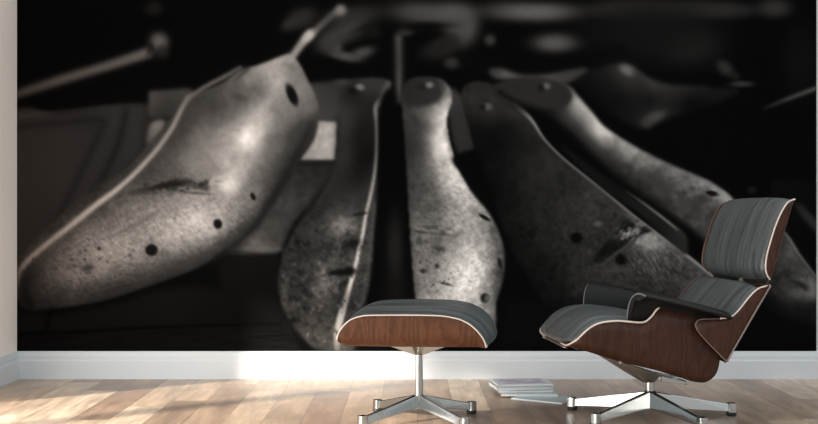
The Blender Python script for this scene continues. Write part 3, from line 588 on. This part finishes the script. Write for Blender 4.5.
BACKC = [(0.3112, 0.5152, 0.315), (0.2995, 0.5134, 0.325), (0.2902, 0.508, 0.325), (0.2771, 0.4973, 0.325), (0.257, 0.4752, 0.325), (0.238, 0.452, 0.325), (0.2212, 0.4324, 0.325), (0.2027, 0.4074, 0.325), (0.1878, 0.3825, 0.325)]
HEAD = [(0.4389, 0.8342, 0.4411, 0.8327, 0.315), (0.4216, 0.829, 0.4351, 0.8204, 0.32), (0.4043, 0.8188, 0.4269, 0.8041, 0.325), (0.3818, 0.7842, 0.4156, 0.7662, 0.325), (0.3612, 0.7374, 0.4017, 0.7229, 0.325), (0.3444, 0.687, 0.3886, 0.6761, 0.325), (0.3309, 0.6402, 0.3751, 0.6311, 0.325), (0.3249, 0.6043, 0.3649, 0.5969, 0.325), (0.3249, 0.5791, 0.3578, 0.5753, 0.325), (0.333, 0.559, 0.3547, 0.5563, 0.32), (0.3449, 0.5438, 0.3486, 0.5431, 0.315)]
HEADC = [(0.4389, 0.8342, 0.315), (0.4216, 0.829, 0.32), (0.4043, 0.8188, 0.325), (0.3818, 0.7842, 0.325), (0.3612, 0.7374, 0.325), (0.3444, 0.687, 0.325), (0.3309, 0.6402, 0.325), (0.3249, 0.6043, 0.325), (0.3249, 0.5791, 0.325), (0.333, 0.559, 0.32), (0.3449, 0.5438, 0.315)]
OTTO = [(-0.2568, 0.3366, -0.255, 0.3278, 0.31), (-0.2523, 0.3549, -0.248, 0.3178, 0.315), (-0.2431, 0.3714, -0.2353, 0.3129, 0.32), (-0.2242, 0.3941, -0.2156, 0.3111, 0.32), (-0.2067, 0.407, -0.2013, 0.3106, 0.32), (-0.1849, 0.4164, -0.1799, 0.3101, 0.32), (-0.1514, 0.4231, -0.1478, 0.3099, 0.32), (-0.0839, 0.4252, -0.0839, 0.3094, 0.32), (0.0045, 0.4261, 0.0045, 0.3095, 0.32), (0.0749, 0.4258, 0.0749, 0.3102, 0.32), (0.124, 0.4236, 0.124, 0.3109, 0.32), (0.173, 0.4147, 0.1695, 0.3115, 0.32), (0.1957, 0.4055, 0.1905, 0.3118, 0.32), (0.2163, 0.3943, 0.2096, 0.312, 0.32), (0.2427, 0.3702, 0.2357, 0.3124, 0.32), (0.2622, 0.3421, 0.2574, 0.3121, 0.315), (0.2706, 0.3173, 0.2682, 0.3131, 0.31)]
th = math.radians(6)
chair = root('lounge_chair', (.927, 4.5, 0), th, 'reclined lounge chair of dark rosewood and charcoal leather with black armrests', 'chair')
shell('seat_shell', SEAT, M['rosewood'], chair, .03, rim='ply')
SR = densify(SEAT[:17]); FR = densify(SEAT[:6])
o = tube('plywood_edge', [(a[0], -a[4], a[1]) for a in SR[::-1]]+[(SR[0][0]-.003, (-.9+1.8*k/8)*SR[0][4], SR[0][1]+.001) for k in range(9)]+[(a[0], a[4], a[1]) for a in FR], .0036, M['ply'], chair)
o['label'] = 'pale plywood edge running round the seat front'
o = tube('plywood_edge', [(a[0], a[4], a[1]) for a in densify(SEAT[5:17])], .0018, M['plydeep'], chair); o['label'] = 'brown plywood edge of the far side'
cushion('seat_cushion', SEATC, .026, .06, M['leather'], chair, sign=1, flat=5, ends=(.2, .3), inset=.013, ramp=(.16, .227))
shell('back_shell', BACK, M['rosewood'], chair, .014)
rim_band(chair, [(a[0], a[1], a[4]) for a in BACK[:9]], .0030, 'pale front edge')
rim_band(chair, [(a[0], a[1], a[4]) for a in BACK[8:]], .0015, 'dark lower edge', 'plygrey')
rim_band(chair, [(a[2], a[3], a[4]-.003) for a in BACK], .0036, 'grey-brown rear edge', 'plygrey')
cushion('back_cushion', BACKC, .020, .045, M['leather'], chair, sign=-1, ends=(.15, .5), ramp=(.3, .227))
shell('headrest_shell', HEAD, M['rosewood'], chair, .014)
rim_band(chair, [(a[0], a[1], a[4]) for a in HEAD], .0030, 'pale headrest edge')
hc = cushion('headrest_cushion', HEADC, .020, .030, M['leather'], chair, sign=-1, ends=(.0, .3), ramp=(.3, .2))
# two sunken buttons on the headrest, with a dimple ring each
for y, x, z in ((.105, .3335, .705), (-.165, .3345, .697)):
    v = []; S = 14
    nrm = Vector((-.95, 0, .30)).normalized(); a1 = Vector((0, 1, 0)); a2 = nrm.cross(a1)
    c0 = Vector((x, y, z))
    for rr, d in ((.0095, -.003), (.0095, .0015), (.006, .004), (.001, .005)):
        v += [c0+nrm*d+(a1*math.cos(2*PI*k/S)+a2*math.sin(2*PI*k/S))*rr for k in range(S)]
    link('button', v, grid_faces(4, S, True)+[tuple(range(S))[::-1], tuple(range(3*S, 4*S))], M['piping'], chair)
# braces joining headrest and back
for y, (xa, xb) in ((-.04, (.338, .348)),):
    o = prism('brace', [(xa-.002, .512), (xb+.010, .505), (xb+.012, .556), (xa+.006, .560)], y-.014, y+.014, M['alu_dull'], chair, .002)
v, f = box(.352, .362, -.27, .27, .521, .541)
bevel(link('headrest_mount', v, f, M['rubber'], chair, False), .003)
# armrests: padded strips that roll inward over the seat sides
def armrest(side):
    LEAD = .035 if side < 0 else .066
    cl = [(0, -.004), (.022, .004), (.050, .000), (.074, -.018), (.090, -.050), (.099, -.100)]
    stn = [(-.1295, .4976), (-.127, .4976), (-.118, .4958), (-.075, .4866), (0, .469), (.064, .4536), (.135, .435), (.1633, .4278), (.185, .420), (.1928, .4176)]
    n = len(stn); rows = []; T = .0135
    for i, (x, z) in enumerate(stn):
        k = (.62, .88, 1, 1, 1, 1, 1, .95, .9, .7)[i]; drop = (.93, .97, 1, 1, 1, 1, 1, .9, .75, .6)[i]
        pts = [Vector((a, b*drop)) for a, b in cl]; up = []; dn = []
        for j, p in enumerate(pts):
            t = (pts[min(j+1, 5)]-pts[max(j-1, 0)]).normalized(); nn = Vector((-t.y, t.x))
            e = 1 if 0 < j < 5 else .55
            up.append(p+nn*T*k*e); dn.append(p-nn*T*k*e)
        end = pts[-1]+Vector((.001, -.008*k)); beg = pts[0]+Vector((-.008*k, 0))
        loop = [beg]+up+[end]+dn[::-1]
        rows += [(x-LEAD*(q.x/.1)*(1 if i < 3 else .6 if i == 3 else 0), side*(.352-q.x), z+q.y-.006) for q in loop]
    m = len(loop)
    o = link('armrest', rows, grid_faces(n, m, True)+[tuple(range(m))[::-1], tuple(range((n-1)*m, n*m))], M['leather_flat'], chair)
    md = o.modifiers.new('sub', 'SUBSURF'); md.levels = 2; md.render_levels = 2
    o['label'] = 'black leather armrest'
    # thin tube round the front end; edge highlight put into its paler colour
    i = 1; x, z = stn[i]
    pts = [(x-.0045-LEAD*a/.1, side*(.352-a), z+b-.006+.001) for a, b in densify([(-.004, -.002), *cl[1:], (.100, -.108)], 3)]
    p = tube('arm_highlight', pts, .0032, M['leather_highlight'], o)
M['leather_highlight'] = leather_mat('highlight_leather', (.13, .14, .145), .1, (6, 6, 6), .4)  # pale tone paints in the highlight on the armrest's front edge
armrest(-1); armrest(1)
# base
o = prism('seat_mount', [(-.1989, .2405), (-.1407, .2225), (-.055, .1948), (.0271, .169), (.0114, .134), (-.0297, .1346), (-.094, .1736)], 0, 0, M['alu_dull'], chair, .003, [.07, .07, .07, .06, .018, .018, .045])
bolt = cyl('bolt', [(-.004, .006), (.004, .006)], M['alu'], o, 12); bolt.location = (-.140, -.072, .2205); bolt.rotation_euler.x = PI/2
fr = []
o = prism('tilt_bracket', [(.030, .164), (.128, .139), (.127, .130), (.030, .143)], -.050, -.040, M['alu'], chair, .001)
o = prism('tilt_bracket', [(.030, .170), (.128, .146), (.127, .139), (.030, .151)], .037, .045, M['alu'], chair, .001)
v, f = box(.120, .131, -.050, .045, .128, .142); bevel(link('tilt_bar', v, f, M['alu'], chair, False), .002)
cyl('column', [(.100, .0175), (.145, .0175)], M['alu'], chair)
cyl('column_collar', [(.0965, .021), (.1015, .021)], M['rubber'], chair)
cyl('hub', [(.034, .011), (.060, .015), (.0965, .018)], M['alu'], chair, 20)
star(chair, [math.radians(a)-th for a in (5, 77, 149, 221, 293)], .322, .099, .036, .050)
# ------------------------------------------------------------------ ottoman
tho = math.radians(-7)
ot = root('ottoman', (.038, 4.415, 0), tho, 'low ottoman with charcoal leather cushion and warm rosewood shell on four-leg base', 'ottoman')
shell('ottoman_shell', OTTO, M['walnut'], ot, .05)
rim_band(ot, [(a[0], a[1], a[4]) for a in OTTO], .0024)
lip(ot, OTTO[-1][0], OTTO[-1][1], OTTO[-1][4], .003, label='pale plywood end lip'); lip(ot, OTTO[0][0], OTTO[0][1], OTTO[0][4], .003, label='pale plywood end lip')
cushion('ottoman_cushion', [(a[0], a[1], a[4]) for a in OTTO], .026, .06, leather_mat('ottoman_leather', (.062, .073, .074), 1.7, (1.6, 20, 5)), ot, sign=1, flat=2.2, ends=(.0, .75), ramp=(.5, .2))
o = prism('seat_mount', [(-.195, .309), (.175, .309), (.014, .250), (-.014, .250)], 0, 0, M['alu'], ot, .002, [.016, .016, .012, .012])
v = [(x, y, z) for x, y, z in ((-.014, -.15, .309), (.014, -.15, .309), (.014, .15, .309), (-.014, .15, .309), (-.012, -.013, .250), (.012, -.013, .250), (.012, .013, .250), (-.012, .013, .250))]
link('mount_arm', v, [(0, 1, 2, 3), (4, 5, 6, 7), (0, 1, 5, 4), (1, 2, 6, 5), (2, 3, 7, 6), (3, 0, 4, 7)], M['alu'], ot, False)
cyl('column', [(.098, .0150), (.251, .0135)], M['alu'], ot)
cyl('hub', [(.046, .012), (.070, .0155), (.101, .0165)], M['alu'], ot, 20)
star(ot, [math.radians(a)-tho for a in (38, 128, -142, -52)], .262, .099, .052, .048, .028, .02)
# ------------------------------------------------------------------ magazines
def magazine(x, y, z, w, d, t, rz, label, cover, group=None, pages=None):
    rt = root('magazine', (x, y, z), rz, label, 'magazine', group)
    v, f = box(0, w, 0, d, .0006, t-.0006); pg = link('pages', v, f, M['paper'] if pages is None else pages, rt, False)
    v1, f1 = box(-.001, w+.001, -.001, d+.001, 0, .0006); v2, f2 = box(-.001, w+.001, -.001, d+.001, t-.0006, t)
    v3, f3 = box(-.0016, -.001, -.001, d+.001, 0, t)
    cv = link('cover', v1+v2+v3, f1+[tuple(i+8 for i in q) for q in f2]+[tuple(i+16 for i in q) for q in f3], cover, rt, False)
    return rt
def cover_mat():
    m, nt, b, N, L = new_mat('printed_magazine_cover')
    tc = N.new('ShaderNodeTexCoord'); n = N.new('ShaderNodeTexNoise'); n.inputs['Scale'].default_value = 14; n.inputs['Detail'].default_value = 2
    L.new(tc.outputs['Object'], n.inputs['Vector']); cr = N.new('ShaderNodeValToRGB'); L.new(n.outputs['Fac'], cr.inputs[0]); e = cr.color_ramp
    e.elements[0].position = .35; e.elements[0].color = (.30, .28, .42, 1); e.elements[1].position = .65; e.elements[1].color = (.62, .62, .64, 1)
    q = e.elements.new(.5); q.color = (.50, .40, .46, 1)
    # pale margin around the picture
    sp = N.new('ShaderNodeSeparateXYZ'); L.new(tc.outputs['Generated'], sp.inputs[0])
    def band(s, lo, hi): return math_node(N, L, 'MULTIPLY', math_node(N, L, 'GREATER_THAN', s, lo), math_node(N, L, 'LESS_THAN', s, hi))
    k = math_node(N, L, 'MULTIPLY', band(sp.outputs['X'], .12, .90), band(sp.outputs['Y'], .12, .88))
    mx = N.new('ShaderNodeMix'); mx.data_type = 'RGBA'; L.new(k, mx.inputs[0]); mx.inputs[6].default_value = (.60, .64, .66, 1); L.new(cr.outputs[0], mx.inputs[7])
    L.new(mx.outputs[2], b.inputs['Base Color']); b.inputs['Roughness'].default_value = .3
    return m
CM = cover_mat(); GM = 'pile of magazines on the floor by the wall'
dk = plain('dark_grey_cover', (.10, .115, .12), .4); lt = plain('white_cover', (.60, .64, .65), .35)
magazine(.432, 4.935, 0, .234, .176, .006, math.radians(-33.7), 'single grey-blue magazine lying askew on the floor, half under the pile', M['cover'])
zz = .0062
specs = [(.012, -.018, .0105, M['cover'], -9, 'bottom magazine of the pile between ottoman and chair, turned a little out of line'),
         (.000, .002, .010, dk, -1.5, 'second magazine from the bottom of the pile, with a dark grey cover'),
         (-.002, .000, .014, lt, 1, 'white-covered magazine in the middle of the pile'),
         (.002, .002, .004, dk, -.5, 'thin dark-covered magazine just below the top one of the pile'),
         (.001, -.002, .008, CM, 0, 'topmost magazine of the pile, with a purple and pink printed cover')]
for dx, dy, t, cm, da, lb in specs:
    magazine(.380+dx, 4.992+dy, zz, .240, .178, t, math.radians(7+da), lb, cm, GM); zz += t+.0002
# ------------------------------------------------------------------ light
w = bpy.data.worlds.new('daylight'); SC.world = w; w.use_nodes = True
N, L = w.node_tree.nodes, w.node_tree.links; bg = N['Background']
tc = N.new('ShaderNodeTexCoord'); sp = N.new('ShaderNodeSeparateXYZ'); L.new(tc.outputs['Generated'], sp.inputs[0])
cr = N.new('ShaderNodeValToRGB'); e = cr.color_ramp
mr = N.new('ShaderNodeMapRange'); mr.inputs['From Min'].default_value = -1; L.new(sp.outputs['Z'], mr.inputs['Value']); L.new(mr.outputs[0], cr.inputs[0])
e.elements[0].position = .45; e.elements[0].color = (.20, .17, .15, 1); e.elements[1].position = 1; e.elements[1].color = (.93, .98, 1.0, 1)
x = e.elements.new(.52); x.color = (.60, .63, .655, 1); x = e.elements.new(.66); x.color = (.88, .94, .97, 1)
L.new(cr.outputs[0], bg.inputs['Color']); bg.inputs['Strength'].default_value = WORLD
sd = bpy.data.lights.new('sun', 'SUN'); sd.energy = SUN; sd.color = (1.0, .88, .74); sd.angle = math.radians(SUNSOFT)
so = bpy.data.objects.new('sun', sd); COL.objects.link(so)
so.rotation_euler = Vector(SUNDIR).to_track_quat('-Z', 'Y').to_euler(); so.location = (-6, 0, 3)
# skylight coming in through the low openings of the left wall
ad = bpy.data.lights.new('window_light', 'AREA'); ad.shape = 'RECTANGLE'; ad.size = GLOW[1]; ad.size_y = HEAD_Z-.04; ad.energy = GLOW[0]; ad.color = GLOW[3]
ao = bpy.data.objects.new('window_light', ad); COL.objects.link(ao); ao.location = (LEFT_X-.13, GLOW[2], HEAD_Z/2)
ao.rotation_euler = (PI/2, 0, -PI/2)
# ------------------------------------------------------------------ camera
cd = bpy.data.cameras.new('camera'); cd.sensor_width = 36; cd.lens = 36*1170/818; cd.shift_y = 3/818; cd.clip_start = .05
co = bpy.data.objects.new('camera', cd); COL.objects.link(co); co.location = (0, 0, .777); co.rotation_euler = (PI/2, 0, 0); SC.camera = co
SC.view_settings.view_transform = 'Standard'; SC.view_settings.look = 'None'; SC.view_settings.gamma = 1; SC.view_settings.exposure = 0
SC.view_settings.use_curve_mapping = False
